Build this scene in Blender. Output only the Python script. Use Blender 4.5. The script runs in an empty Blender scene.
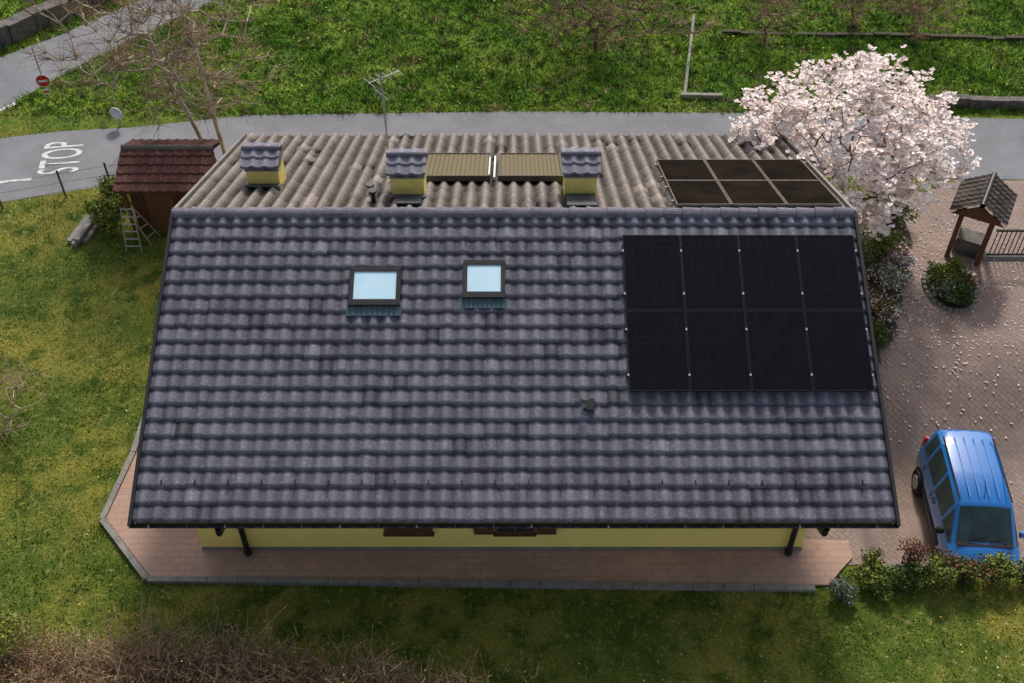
import bpy, math, random
import numpy as np
from mathutils import Vector, Matrix
R = random.Random(7); NR = np.random.RandomState(11)
scene = bpy.context.scene
scene.view_settings.view_transform='Standard'; scene.view_settings.look='None'; scene.view_settings.exposure=0

# ------------------------------------------------------------ materials
def N(nt,t,**k):
    n=nt.nodes.new(t)
    for a,b in k.items(): setattr(n,a,b)
    return n
def mat(name,c1,c2=None,scale=4.0,detail=5,rough=.85,bump=0,bscale=30,tint=0,metal=0,spec=.3,c3=None,s3=20,t3=(.55,.65),lo=.35,hi=.65,coat=0,stretch=None,trans=False):
    m=bpy.data.materials.new(name); m.use_nodes=True; nt=m.node_tree; L=nt.links
    b=nt.nodes['Principled BSDF']; b.inputs['Roughness'].default_value=rough; b.inputs['Metallic'].default_value=metal
    b.inputs['Specular IOR Level'].default_value=spec; b.inputs['Coat Weight'].default_value=coat
    tc=N(nt,'ShaderNodeTexCoord'); src=tc.outputs['Object']
    if stretch:
        mp=N(nt,'ShaderNodeMapping'); mp.inputs['Scale'].default_value=stretch; L.new(src,mp.inputs[0]); src=mp.outputs[0]
    def noise(s,d=6):
        n=N(nt,'ShaderNodeTexNoise'); n.inputs['Scale'].default_value=s; n.inputs['Detail'].default_value=d
        n.inputs['Roughness'].default_value=.65; L.new(src,n.inputs['Vector']); return n.outputs['Fac']
    def ramp(f,a,bb):
        r=N(nt,'ShaderNodeMapRange'); r.inputs[1].default_value=a; r.inputs[2].default_value=bb; L.new(f,r.inputs[0]); return r.outputs[0]
    def mix(f,a,bb,mode='MIX'):
        x=N(nt,'ShaderNodeMix',data_type='RGBA',blend_type=mode)
        for i,v in ((0,f),(6,a),(7,bb)):
            if hasattr(v,'is_linked'): L.new(v,x.inputs[i])
            elif i==0: x.inputs[0].default_value=v
            else: x.inputs[i].default_value=(*v[:3],1)
        return x.outputs[2]
    if c2 is None: c2=tuple(v*.7 for v in c1)
    col=mix(ramp(noise(scale,detail),lo,hi),c1,c2)
    if c3: col=mix(ramp(noise(s3,3),*t3),col,c3)
    if tint:
        at=N(nt,'ShaderNodeAttribute',attribute_name='tint')
        r=N(nt,'ShaderNodeMapRange'); r.clamp=False; r.inputs[3].default_value=1-tint; r.inputs[4].default_value=1+tint; L.new(at.outputs['Fac'],r.inputs[0])
        vm=N(nt,'ShaderNodeVectorMath',operation='SCALE'); L.new(col,vm.inputs[0]); L.new(r.outputs[0],vm.inputs['Scale']); col=vm.outputs[0]
    L.new(col,b.inputs['Base Color'])
    if bump:
        bp=N(nt,'ShaderNodeBump'); bp.inputs['Strength'].default_value=bump; bp.inputs['Distance'].default_value=.03
        L.new(noise(bscale,3),bp.inputs['Height']); L.new(bp.outputs[0],b.inputs['Normal'])
    return m

def grassmat(name,tint):
    m=bpy.data.materials.new(name); m.use_nodes=True; nt=m.node_tree; L=nt.links
    b=nt.nodes['Principled BSDF']; b.inputs['Roughness'].default_value=.9; b.inputs['Specular IOR Level'].default_value=.12
    g=N(nt,'ShaderNodeNewGeometry'); P=g.outputs['Position']
    def noise(s,d=3):
        n=N(nt,'ShaderNodeTexNoise'); n.inputs['Scale'].default_value=s; n.inputs['Detail'].default_value=d
        n.inputs['Roughness'].default_value=.6; L.new(P,n.inputs['Vector']); return n.outputs['Fac']
    def rg(f,a,bb,c=0,d=1):
        r=N(nt,'ShaderNodeMapRange'); r.inputs[1].default_value=a; r.inputs[2].default_value=bb; r.inputs[3].default_value=c; r.inputs[4].default_value=d
        L.new(f,r.inputs[0]); return r.outputs[0]
    def mix(f,a,bb):
        x=N(nt,'ShaderNodeMix',data_type='RGBA')
        L.new(f,x.inputs[0])
        for i,v in ((6,a),(7,bb)):
            if hasattr(v,'is_linked'): L.new(v,x.inputs[i])
            else: x.inputs[i].default_value=(*v,1)
        return x.outputs[2]
    sx=N(nt,'ShaderNodeSeparateXYZ'); L.new(P,sx.inputs[0])
    lawn=mix(rg(noise(.35),.42,.58),(.105,.155,.022),(.23,.225,.04))
    lawn=mix(rg(noise(1.6,4),.46,.62),lawn,(.065,.11,.014))
    lawn=mix(rg(noise(7,4),.55,.70),lawn,(.28,.25,.08))
    bank=mix(rg(noise(.5),.42,.60),(.10,.20,.02),(.20,.29,.04))
    bank=mix(rg(noise(2.4,4),.49,.62),bank,(.045,.085,.014))
    bank=mix(rg(noise(1.1),.58,.68),bank,(.17,.16,.06))
    col=mix(rg(sx.outputs['Y'],27,29),lawn,bank)
    if tint:
        at=N(nt,'ShaderNodeAttribute',attribute_name='tint')
        r=rg(at.outputs['Fac'],0,1,.7,1.9)
    else: r=rg(noise(25,3),.3,.7,.55,1.1)
    vm=N(nt,'ShaderNodeVectorMath',operation='SCALE'); L.new(col,vm.inputs[0]); L.new(r,vm.inputs['Scale'])
    L.new(vm.outputs[0],b.inputs['Base Color'])
    if not tint:
        bp=N(nt,'ShaderNodeBump'); bp.inputs['Strength'].default_value=.6; bp.inputs['Distance'].default_value=.05
        L.new(noise(30),bp.inputs['Height']); L.new(bp.outputs[0],b.inputs['Normal'])
    return m

def pavermat(name,c1,c2,mortar,scale,rot=0,dirt=(.10,.09,.08)):
    m=bpy.data.materials.new(name); m.use_nodes=True; nt=m.node_tree; L=nt.links
    b=nt.nodes['Principled BSDF']; b.inputs['Roughness'].default_value=.85; b.inputs['Specular IOR Level'].default_value=.2
    tc=N(nt,'ShaderNodeTexCoord'); mp=N(nt,'ShaderNodeMapping'); mp.inputs['Rotation'].default_value=(0,0,rot); L.new(tc.outputs['Object'],mp.inputs[0])
    br=N(nt,'ShaderNodeTexBrick'); br.inputs['Scale'].default_value=scale; br.inputs['Color1'].default_value=(*c1,1); br.inputs['Color2'].default_value=(*c2,1)
    br.inputs['Mortar'].default_value=(*mortar,1); br.inputs['Mortar Size'].default_value=.022; br.inputs['Bias'].default_value=0; L.new(mp.outputs[0],br.inputs['Vector'])
    def nz(s,a,bb,mx):
        n=N(nt,'ShaderNodeTexNoise'); n.inputs['Scale'].default_value=s; n.inputs['Detail'].default_value=7; n.inputs['Roughness'].default_value=.7; L.new(tc.outputs['Object'],n.inputs['Vector'])
        r=N(nt,'ShaderNodeMapRange'); r.inputs[1].default_value=a; r.inputs[2].default_value=bb; r.inputs[4].default_value=mx; L.new(n.outputs['Fac'],r.inputs[0]); return r.outputs[0]
    x=N(nt,'ShaderNodeMix',data_type='RGBA'); L.new(nz(.9,.4,.68,.85),x.inputs[0]); L.new(br.outputs['Color'],x.inputs[6]); x.inputs[7].default_value=(*dirt,1)
    x2=N(nt,'ShaderNodeMix',data_type='RGBA'); L.new(nz(.35,.5,.66,.55),x2.inputs[0]); L.new(x.outputs[2],x2.inputs[6]); x2.inputs[7].default_value=(*[v*1.35 for v in c1],1)
    L.new(x2.outputs[2],b.inputs['Base Color'])
    bp=N(nt,'ShaderNodeBump'); bp.inputs['Strength'].default_value=.3; bp.inputs['Distance'].default_value=.01; L.new(br.outputs['Fac'],bp.inputs['Height']); bp.invert=True
    L.new(bp.outputs[0],b.inputs['Normal'])
    return m

M=dict(
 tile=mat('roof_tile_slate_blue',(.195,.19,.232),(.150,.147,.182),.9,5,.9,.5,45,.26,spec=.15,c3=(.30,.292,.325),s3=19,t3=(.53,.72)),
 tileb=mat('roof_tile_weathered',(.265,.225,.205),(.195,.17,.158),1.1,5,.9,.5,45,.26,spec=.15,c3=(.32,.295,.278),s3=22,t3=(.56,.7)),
 tilep=mat('tile_pinkish',(.27,.20,.20),(.22,.17,.17),5),
 black=mat('black_trim',(.02,.022,.025),(.03,.03,.035),5,rough=.45),
 gutter=mat('gutter_metal',(.045,.04,.04),(.03,.028,.028),6,rough=.4,metal=.5),
 yellow=mat('yellow_render',(.99,.80,.24),(.93,.74,.21),1.5,5,.9,.2,60),
 yellow2=mat('yellow_chimney_render',(.93,.76,.22),(.74,.60,.17),5,5,.9,.2,60),
 wood=mat('brown_wood',(.17,.07,.04),(.10,.045,.025),8,rough=.6),
 soffit=mat('soffit_boards',(.30,.19,.11),(.22,.14,.08),8),
 pv=mat('pv_glass_black',(.004,.005,.008),(.006,.007,.011),3,rough=.22,spec=.11),
 pvframe=mat('pv_frame_black',(.012,.012,.014),rough=.4),
 alu=mat('aluminium',(.45,.45,.47),(.35,.35,.37),9,rough=.45,metal=.5),
 oldframe=mat('aged_frame',(.20,.17,.13),(.13,.11,.09),9,rough=.6,spec=.1),
 pvold=mat('pv_glass_aged',(.009,.008,.008),(.022,.016,.011),1.2,rough=.55,spec=.0),
 coll=mat('solar_collector_absorber',(.20,.14,.055),(.07,.05,.03),12,rough=.35,spec=.5,stretch=(6,1,1),metal=.3),
 collf=mat('collector_frame',(.07,.055,.045),rough=.5),
 glass=mat('skylight_glass',(.62,.86,.98),(.52,.77,.92),1.2,rough=.12,spec=.6),
 glassin=mat('dark_window_glass',(.015,.035,.042),(.03,.06,.065),3,rough=.08,spec=.5),
 flash=mat('flashing_lead',(.08,.14,.165),(.06,.10,.12),7,rough=.5),
 flashc=mat('flashing_lead_grey',(.11,.112,.12),(.08,.083,.09),7,rough=.7,spec=.1),
 asphalt=mat('asphalt',(.215,.22,.24),(.155,.16,.175),.8,8,.9,.3,90,c3=(.28,.285,.30),s3=6,t3=(.6,.75)),
 white=mat('white_paint',(.75,.75,.75),(.5,.5,.5),9,rough=.7),
 kerb=mat('concrete_kerb',(.27,.26,.24),(.18,.17,.16),6,bump=.3),
 stone=mat('stone_wall',(.17,.155,.14),(.06,.055,.05),3.5,bump=.8,bscale=8),
 soil=mat('garden_soil',(.075,.055,.04),(.045,.035,.025),6,bump=.8,bscale=20,c3=(.05,.08,.02),s3=5),
 shedroof=mat('shed_roof_red',(.14,.055,.045),(.085,.038,.032),4,tint=.2),
 shedwood=mat('shed_wood',(.15,.06,.035),(.08,.035,.022),6,stretch=(8,1,1)),
 bark=mat('bark',(.14,.105,.08),(.07,.055,.04),6,bump=.5),
 birch=mat('pale_bark',(.58,.51,.42),(.30,.24,.19),3),
 twig=mat('brown_twigs',(.36,.25,.155),(.22,.15,.095),2,tint=.5),
 brush=mat('dry_brush',(.48,.34,.21),(.30,.20,.125),2,tint=.5),
 petal=mat('magnolia_petals',(.92,.86,.82),(.87,.74,.71),1.4,tint=.12,rough=.7,c3=(.82,.58,.58),s3=9,t3=(.57,.68)),
 fallen=mat('fallen_petals',(.74,.58,.55),(.5,.38,.36),3,tint=.2),
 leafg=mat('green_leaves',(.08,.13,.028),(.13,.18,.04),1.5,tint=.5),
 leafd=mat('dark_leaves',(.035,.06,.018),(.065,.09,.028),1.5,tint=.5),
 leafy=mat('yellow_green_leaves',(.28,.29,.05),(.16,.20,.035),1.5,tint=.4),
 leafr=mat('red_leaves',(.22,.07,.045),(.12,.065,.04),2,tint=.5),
 leafs=mat('silver_leaves',(.34,.34,.34),(.22,.24,.22),4,tint=.3),
 dandy=mat('yellow_petals',(.75,.6,.03),rough=.6), daisy=mat('white_petals',(.7,.7,.66),rough=.6),
 carblue=mat('car_paint_blue',(.004,.15,.50),(.006,.135,.46),2,rough=.18,spec=.5,coat=1.0),
 rubber=mat('rubber',(.015,.015,.015),rough=.8), 
 red=mat('sign_red',(.60,.02,.02),rough=.4), lamp=mat('headlight_glass',(.6,.62,.65),rough=.1,spec=.6),
 grassg=grassmat('ground_grass',0), grassb=grassmat('grass_blades',1),
 paver=pavermat('driveway_pavers',(.315,.235,.20),(.25,.19,.165),(.155,.12,.105),2.2,.785,(.20,.155,.135)),
 patio=pavermat('patio_tiles',(.46,.30,.235),(.40,.265,.21),(.33,.225,.185),1.6,0,(.34,.235,.19)),
)

# ------------------------------------------------------------ mesh helpers
def mesh(name,V,F,mats,mi=None,tint=None,smooth=False,parent=None):
    me=bpy.data.meshes.new(name)
    V=np.asarray(V,dtype=np.float32)
    if isinstance(F,np.ndarray):
        n,k=F.shape
        me.vertices.add(len(V)); me.vertices.foreach_set('co',V.ravel())
        me.loops.add(n*k); me.loops.foreach_set('vertex_index',F.ravel().astype(np.int32))
        me.polygons.add(n); me.polygons.foreach_set('loop_start',(np.arange(n)*k).astype(np.int32)); me.polygons.foreach_set('loop_total',np.full(n,k,dtype=np.int32))
        me.update(calc_edges=True)
    else:
        me.from_pydata(V.tolist(),[],F); me.update()
    if not isinstance(mats,(list,tuple)): mats=[mats]
    for m in mats: me.materials.append(m)
    if mi is not None: me.polygons.foreach_set('material_index',np.asarray(mi,dtype=np.int32))
    if tint is not None:
        a=me.attributes.new('tint','FLOAT','FACE'); a.data.foreach_set('value',np.asarray(tint,dtype=np.float32))
    if smooth: me.polygons.foreach_set('use_smooth',np.ones(len(me.polygons),dtype=bool))
    me.update()
    o=bpy.data.objects.new(name,me); scene.collection.objects.link(o)
    if parent: o.parent=parent
    return o
def empty(name,loc=(0,0,0),rotz=0,scale=1):
    o=bpy.data.objects.new(name,None); scene.collection.objects.link(o); o.location=loc; o.rotation_euler=(0,0,rotz); o.scale=(scale,)*3
    return o
BF=[(0,3,2,1),(4,5,6,7),(0,1,5,4),(1,2,6,5),(2,3,7,6),(3,0,4,7)]
def boxes(name,lst,m,parent=None,fr=None):
    V=[];F=[]
    for c,s in lst:
        k=len(V)
        for z in (-.5,.5):
            for x,y in ((-.5,-.5),(.5,-.5),(.5,.5),(-.5,.5)):
                p=Vector((c[0]+x*s[0],c[1]+y*s[1],c[2]+z*s[2]))
                if fr: p=fr[3]+fr[0]*p.x+fr[1]*p.y+fr[2]*p.z
                V.append(tuple(p))
        F+=[tuple(i+k for i in f) for f in BF]
    return mesh(name,V,F,m,parent=parent)
def box(name,c,s,m,parent=None,fr=None,bev=0):
    o=boxes(name,[(c,s)],m,parent,fr)
    if bev:
        b=o.modifiers.new('b','BEVEL'); b.width=bev; b.segments=2
    return o
def tubes(P0,P1,R0,R1,sides=5):
    P0=np.asarray(P0,float);P1=np.asarray(P1,float);R0=np.asarray(R0,float);R1=np.asarray(R1,float)
    d=P1-P0; d/= (np.linalg.norm(d,axis=1,keepdims=True)+1e-9)
    up=np.where(np.abs(d[:,2:3])>.9,np.array([[1.,0,0]]),np.array([[0,0,1.]]))
    a=np.cross(d,up); a/=np.linalg.norm(a,axis=1,keepdims=True); b=np.cross(d,a)
    n=len(P0); V=np.zeros((n,2*sides,3))
    for i in range(sides):
        t=2*math.pi*i/sides; o=a*math.cos(t)+b*math.sin(t)
        V[:,i]=P0+o*R0[:,None]; V[:,sides+i]=P1+o*R1[:,None]
    base=(np.arange(n)*2*sides)[:,None]
    F=[]
    for i in range(sides):
        j=(i+1)%sides
        F.append(np.concatenate([base+i,base+j,base+sides+j,base+sides+i],axis=1))
    return V.reshape(-1,3),np.concatenate(F)
def tube(name,pts,r,m,parent=None,sides=10):
    P=np.array(pts,float); r=np.full(len(P),r) if np.isscalar(r) else np.array(r)
    V,F=tubes(P[:-1],P[1:],r[:-1],r[1:],sides)
    return mesh(name,V,F,m,smooth=True,parent=parent)
def cyl(name,c,r,h,m,axis='Z',parent=None,n=20,r2=None):
    r2=r if r2 is None else r2
    V=[];
    for s,rr in ((-.5,r),(.5,r2)):
        for i in range(n):
            t=2*math.pi*i/n; p=(rr*math.cos(t),rr*math.sin(t),s*h)
            if axis=='X': p=(p[2],p[0],p[1])
            if axis=='Y': p=(p[0],p[2],p[1])
            V.append((p[0]+c[0],p[1]+c[1],p[2]+c[2]))
    F=[tuple(range(n))[::-1],tuple(range(n,2*n))]+[(i,(i+1)%n,n+(i+1)%n,n+i) for i in range(n)]
    return mesh(name,V,F,m,parent=parent)
def poly(name,pts,z,m,parent=None,thick=0):
    n=len(pts)
    if thick:
        V=[(x,y,z) for x,y in pts]+[(x,y,z-thick) for x,y in pts]
        F=[tuple(range(n))]+[(i,i+n,(i+1)%n+n,(i+1)%n) for i in range(n)]
    else: V=[(x,y,z) for x,y in pts]; F=[tuple(range(n))]
    return mesh(name,V,F,m,parent=parent)
def inside(pts,x,y):
    c=np.zeros(len(x),bool); n=len(pts)
    for i in range(n):
        x1,y1=pts[i]; x2,y2=pts[(i+1)%n]
        if y1==y2: continue
        k=((y1>y)!=(y2>y))&(x<(x2-x1)*(y-y1)/(y2-y1)+x1); c^=k
    return c
def kerbline(name,pts,w,h,z,m,parent=None,jit=.006,seg=.6):
    V=[];F=[]
    for (x1,y1),(x2,y2) in zip(pts[:-1],pts[1:]):
        d=Vector((x2-x1,y2-y1)); l=d.length; d/=l; nn=max(1,int(l/seg)); q=Vector((-d.y,d.x))*w/2
        for i in range(nn):
            a=Vector((x1,y1))+d*(l*i/nn+.006); b=Vector((x1,y1))+d*(l*(i+1)/nn-.006); hh=h+R.uniform(-jit,jit); k=len(V); j=q*R.uniform(-jit,jit)*4
            for zz in (z,z+hh):
                for p in (a-q,b-q,b+q,a+q): V.append((p.x+j.x,p.y+j.y,zz))
            F+=[tuple(t+k for t in f) for f in BF]
    return mesh(name,V,F,m,parent=parent)

# ------------------------------------------------------------ terrain
def sm(t): t=np.clip(t,0,1); return t*t*(3-2*t)
def drive_h(x,y):
    x=np.asarray(x,float); y=np.asarray(y,float)
    return np.where(y>12.32,-1.2*sm((18.8-y)/3.8)*sm((x-7.0)/1.0),0.)
def ax(a,b,st,far): 
    mid=np.arange(a,b+1e-6,st); g=np.geomspace(1,far,14); return np.concatenate([a-g[::-1],mid,b+g])
gx=ax(-24,26,.25,600); gy=ax(4,40,.25,600); gy=np.sort(np.concatenate([gy,[12.31,12.33]]))
X,Y=np.meshgrid(gx,gy); dh=drive_h(X,Y)
Z=dh-.12*sm(-dh*4); Z=np.where(X>26.01,dh*0,Z)
rr=np.sqrt(X**2+(Y-20)**2); Z=Z+12*sm((rr-90)/400)*(1+.5*np.sin(X*.013)+.4*np.cos(Y*.011))
V=np.stack([X,Y,Z],-1).reshape(-1,3); nx=len(gx); ny=len(gy)
idx=np.arange(nx*ny).reshape(ny,nx)
F=np.stack([idx[:-1,:-1],idx[:-1,1:],idx[1:,1:],idx[1:,:-1]],-1).reshape(-1,4)
mesh('ground',V,F,M['grassg'],smooth=True)

road1=[(-60,20),(-22,22.6),(-14.2,24.05),(-11.3,24.85),(-8.8,25.25),(0,25.4),(8,25.3),(12.7,25.15),(16,25.05),(60,24),
       (60,27.2),(15.5,28.1),(6.95,28.42),(0,28.5),(-8,28.3),(-11.4,27.65),(-13.5,27.45),(-15.1,27.1),(-18,26.6),(-60,24.5)]
road2=[(-60,24.6),(-20,26.0),(-16.6,27.2),(-15.6,28.5),(-14.3,30.5),(-12.9,32.4),(-10.3,35.3),(-4,42),(-7,44),(-13,35.3),(-15.05,33.0),(-16.6,31.6),(-20,29.5),(-60,28)]
poly('road',road1,.004,M['asphalt']); poly('road',road2,.008,M['asphalt'])
patio=[(-8.1,22.5),(-8.25,15.2),(-8.47,13.45),(-7.24,12.06),(5.85,11.86),(6.3,11.86),(6.6,12.2),(6.9,12.5),(6.9,12.9),(5.9,12.95),(5.9,22.5)]
poly('patio',patio,.05,M['patio'],thick=.1)
kerbline('patio_kerb',[(-8.16,22.5),(-8.32,15.2),(-8.54,13.42),(-7.27,11.98),(6.0,11.77)],.12,.11,-.02,M['kerb'])
bed=[(6.9,24.6),(10.7,24.2),(10.7,22.6),(10.3,21.8),(9.8,20.2),(9.15,18.7),(8.5,17.7),(6.9,17.5)]
dpoly=[(5.9,12.34),(26,12.34),(26,25.06),(12.6,25.06),(10.9,24.2),(6.0,24.2)]
xs=np.arange(5.9,26.01,.15); ys=np.arange(12.34,25.2,.15); X,Y=np.meshgrid(xs,ys)
Z=drive_h(X,Y)+.012; V=np.stack([X,np.minimum(Y,25.05),Z],-1).reshape(-1,3); idx=np.arange(len(xs)*len(ys)).reshape(len(ys),len(xs))
F=np.stack([idx[:-1,:-1],idx[:-1,1:],idx[1:,1:],idx[1:,:-1]],-1).reshape(-1,4)
cx=V[F].mean(1); F=F[inside(dpoly,cx[:,0],cx[:,1])]
mesh('driveway',V,F,M['paver'],smooth=True)
xs=np.arange(6.8,11,.2); ys=np.arange(17.4,24.8,.2); X,Y=np.meshgrid(xs,ys); Z=drive_h(X,Y)+.07+.05*NR.rand(*X.shape)
V=np.stack([X,Y,Z],-1).reshape(-1,3); idx=np.arange(len(xs)*len(ys)).reshape(len(ys),len(xs))
F=np.stack([idx[:-1,:-1],idx[:-1,1:],idx[1:,1:],idx[1:,:-1]],-1).reshape(-1,4); cx=V[F].mean(1); F=F[inside(bed,cx[:,0],cx[:,1])]
mesh('planting_bed',V,F,M['soil'],smooth=True)
box('retaining_wall',(16.5,12.25,-.62),(19,.2,1.34),M['kerb'])
def text(name,s,loc,rz,size,sx,m):
    c=bpy.data.curves.new(name,'FONT'); c.body=s; c.size=size; c.align_x='CENTER'; c.align_y='CENTER'; c.materials.append(m); c.offset=.004
    o=bpy.data.objects.new(name,c); scene.collection.objects.link(o); o.location=loc; o.rotation_euler=(0,0,rz); o.scale=sx; return o
wornw=mat('worn_road_paint',(.72,.72,.72),(.36,.36,.37),7,rough=.8)
text('road_marking','STOP',(-13.0,26.15,.012),math.radians(98),.85,(.78,1.9,1),wornw)
poly('road_marking',[(-15.5,24.70),(-13.6,25.06),(-13.6,25.17),(-15.5,24.82)],.012,wornw)
poly('road_marking',[(-15.9,28.0),(-15.2,28.9),(-15.32,28.98),(-16.05,28.08)],.013,wornw)
pm=mat('asphalt_patched',(.17,.175,.19),(.14,.145,.155),3)
poly('asphalt_patch',[(-2,25.6),(3,25.7),(3.2,26.4),(-1.8,26.3)],.0085,pm)
poly('asphalt_patch',[(-11.6,25.4),(-9.2,25.7),(-9.4,26.7),(-11.4,26.5)],.0085,pm)

# ------------------------------------------------------------ HOUSE
house=empty('house',(0,0,0))
AL=math.radians(21.45); ca,sa=math.cos(AL),math.sin(AL)
RY,RZ=17.25,5.1; X0,X1=-6.75,6.82
LF,LB=6.29,6.5
def frame(sgn):
    ed=Vector((0,sgn*ca,-sa)); en=Vector((0,sgn*sa,ca)); return (Vector((1,0,0)),ed,en,Vector((0,RY,RZ)))
FF=frame(-1); FB=frame(1)
def slope(name,fr,L,rows,m,per=.3,amp=.075,lip=.05,rnd=1.0,vd=.7,step=(0,.15,-.5)):
    spp=8; nt=int(round((X1-X0)/per)); per=(X1-X0)/nt
    xs=np.linspace(X0,X1,nt*spp+1); ph=(xs-X0)/per; ti=np.minimum(ph.astype(int),nt-1)
    sh=np.maximum(0,np.cos((ph-.5)*2*math.pi)*.65+.35)**.9; prof=amp*sh; shade_prof=(sh[:-1]+sh[1:])/2
    ed=np.array(fr[1]);en=np.array(fr[2]);o=np.array(fr[3]); V=[];F=[];T=[]
    for j in range(rows):
        ju=NR.randn(nt)*.006; jn=NR.rand(nt)*.005; tt=.5+(NR.rand(nt)-.5)*rnd; tt=np.where(NR.rand(nt)<.025,1.2,tt); tt=np.where(NR.rand(nt)<.03,-.1,tt)
        u0=max(j*L/rows-.02,0); u1=(j+1)*L/rows
        for k,(u,nn) in enumerate(((u0,0),(u0+(u1-u0)*.7,lip*.7),(u1,lip),(u1,-.0),)):
            uu=np.full(len(xs),u)+ (ju[ti] if k else 0); h=prof+nn+(jn[ti] if k else 0)
            if k==3: h=prof-.012; uu=uu-.012
            V.append(o+np.stack([xs,0*xs,0*xs],-1)+uu[:,None]*ed+h[:,None]*en)
        b=j*4*len(xs)
        for k in (0,1,2):
            i=np.arange(len(xs)-1)+b+k*len(xs)
            F.append(np.stack([i,i+len(xs),i+len(xs)+1,i+1],-1))
            t=tt[ti[:-1]]-vd*(1-shade_prof); T.append(t+step[k])  # painted shade: tint darkens the tile valleys and the row lips
    return mesh(name,np.concatenate(V),np.concatenate(F),m,tint=np.concatenate(T),parent=house)
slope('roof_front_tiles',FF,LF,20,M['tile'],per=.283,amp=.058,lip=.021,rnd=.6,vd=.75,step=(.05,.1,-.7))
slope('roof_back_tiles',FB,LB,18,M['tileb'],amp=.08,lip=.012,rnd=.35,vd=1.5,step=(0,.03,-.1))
for nm,fr,L in (('roof_front_deck',FF,LF),('roof_back_deck',FB,LB)):
    box(nm,((X0+X1)/2,L/2,-.1),(X1-X0-.04,L-.04,.16),M['soffit'],house,fr)
for nm,fr,L,s in (('verge_front_l',FF,LF,-1),('verge_front_r',FF,LF,1),('verge_back_l',FB,LB,-1),('verge_back_r',FB,LB,1)):
    x=X0-.03 if s<0 else X1+.03
    box(nm,(x,L/2+.03,-.03),(.06,L+.06,.2),M['black'] if fr is FF else M['kerb'],house,fr)
V=[];F=[];T=[]
n=36; st=(X1-X0)/n
for i in range(n):
    k=len(V); a=X0+i*st; jz=R.uniform(0,.012)
    for xx,r in ((a-.02,.12),(a+st,.10)):
        for q in range(9):
            t=math.radians(-10+200*q/8); V.append((xx,RY+r*math.cos(t)*1.15,RZ+jz+r*math.sin(t)))
    for q in range(8): F.append((k+q,k+q+1,k+9+q+1,k+9+q)); T.append(.2+.5*R.random())
    F.append(tuple(range(k,k+9))); T.append(.0)
mesh('ridge_caps',V,F,M['tile'],tint=T,parent=house)
wx0,wx1,wy0,wy1=-6.3,5.88,12.7,22.0
def roofz(y): return RZ-abs(y-RY)*sa/ca-.22
V=[];prof=[(wy0,-.3),(wy1,-.3),(wy1,roofz(wy1)),(RY,roofz(RY)),(wy0,roofz(wy0))]
for x in (wx0,wx1): V+=[(x,y,z) for y,z in prof]
F=[(0,1,2,3,4)[::-1],(5,6,7,8,9),(0,1,6,5),(1,2,7,6),(4,0,5,9)]
mesh('walls',V,F,M['yellow'],parent=house)
box('wall_plinth',((wx0+wx1)/2,wy0-.012,.08),(wx1-wx0+.02,.02,.08),M['kerb'],house)
def window(nm,xa,xb,za,zb,sh=.0,shut=None):
    y=wy0
    box(nm+'_glass',((xa+xb)/2,y-.012,(za+zb)/2),(xb-xa,.02,zb-za),M['glassin'],house)
    boxes(nm+'_frame',[(((xa+xb)/2,y-.03,za+.03),(xb-xa,.05,.06)),(((xa+xb)/2,y-.03,zb-.03),(xb-xa,.05,.06)),
        ((xa+.03,y-.03,(za+zb)/2),(.06,.05,zb-za-.12)),((xb-.03,y-.03,(za+zb)/2),(.06,.05,zb-za-.12)),(((xa+xb)/2,y-.03,(za+zb)/2),(.05,.05,zb-za-.12))],M['wood'],house)
    box(nm+'_sill',((xa+xb)/2,y-.05,za-.025),(xb-xa+.06,.09,.04),M['wood'],house)
    if shut:
        for i,(a,b) in enumerate(shut):
            box(nm+'_shutter%d'%i,((a+b)/2,y-.06,(za+zb)/2),(b-a,.04,zb-za),M['wood'],house)
            boxes(nm+'_slats%d'%i,[(((a+b)/2,y-.085,za+.06+k*.09),(b-a-.08,.02,.04)) for k in range(int((zb-za)/.09)-1)],M['wood'],house)
window('window_a',-2.54,-1.58,.66,1.9,shut=[(-2.52,-2.08),(-2.04,-1.6)])
window('window_b',-.34,.46,.66,1.9,shut=[(-.76,-.37),(.49,.88)])
ey=RY-ca*(LF+.03); ez=RZ-sa*(LF+.03)-.02
V=[]
for i,xx in enumerate((X0-.05,X1+.05)):
    for q in range(9):
        t=math.pi+math.pi*q/8; V.append((xx,ey-.01+.045*math.cos(t),ez+.045*math.sin(t)))
F=[(q,q+1,10+q,9+q) for q in range(8)]
g=mesh('gutter',V,F,M['gutter'],parent=house); sd=g.modifiers.new('s','SOLIDIFY'); sd.thickness=.01
boxes('gutter_brackets',[((X0+.3+i*.68,ey-.01,ez+.012),(.025,.09,.012)) for i in range(20)],M['flashc'],house)
for i,x in enumerate((-5.35,5.6)):
    tube('downpipe_%d'%i,[(x+ (.12 if i==0 else -.0),ey-.02,ez-.05),(x+(.1 if i==0 else 0),ey,ez-.25),(x,wy0-.12,1.7),(x,wy0-.12,.05)],.06,M['gutter'],house)
    cyl('downpipe_collar_%d'%i,(x,wy0-.12,.12),.08,.1,M['black'],parent=house)
boxes('snow_hooks',[((X0+.45+i*.6,LF-.72,.07),(.02,.10,.04)) for i in range(22)]+[((X0+.45+i*.6,.62,.07),(.02,.10,.04)) for i in range(14)],M['gutter'],house,FF)
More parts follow.
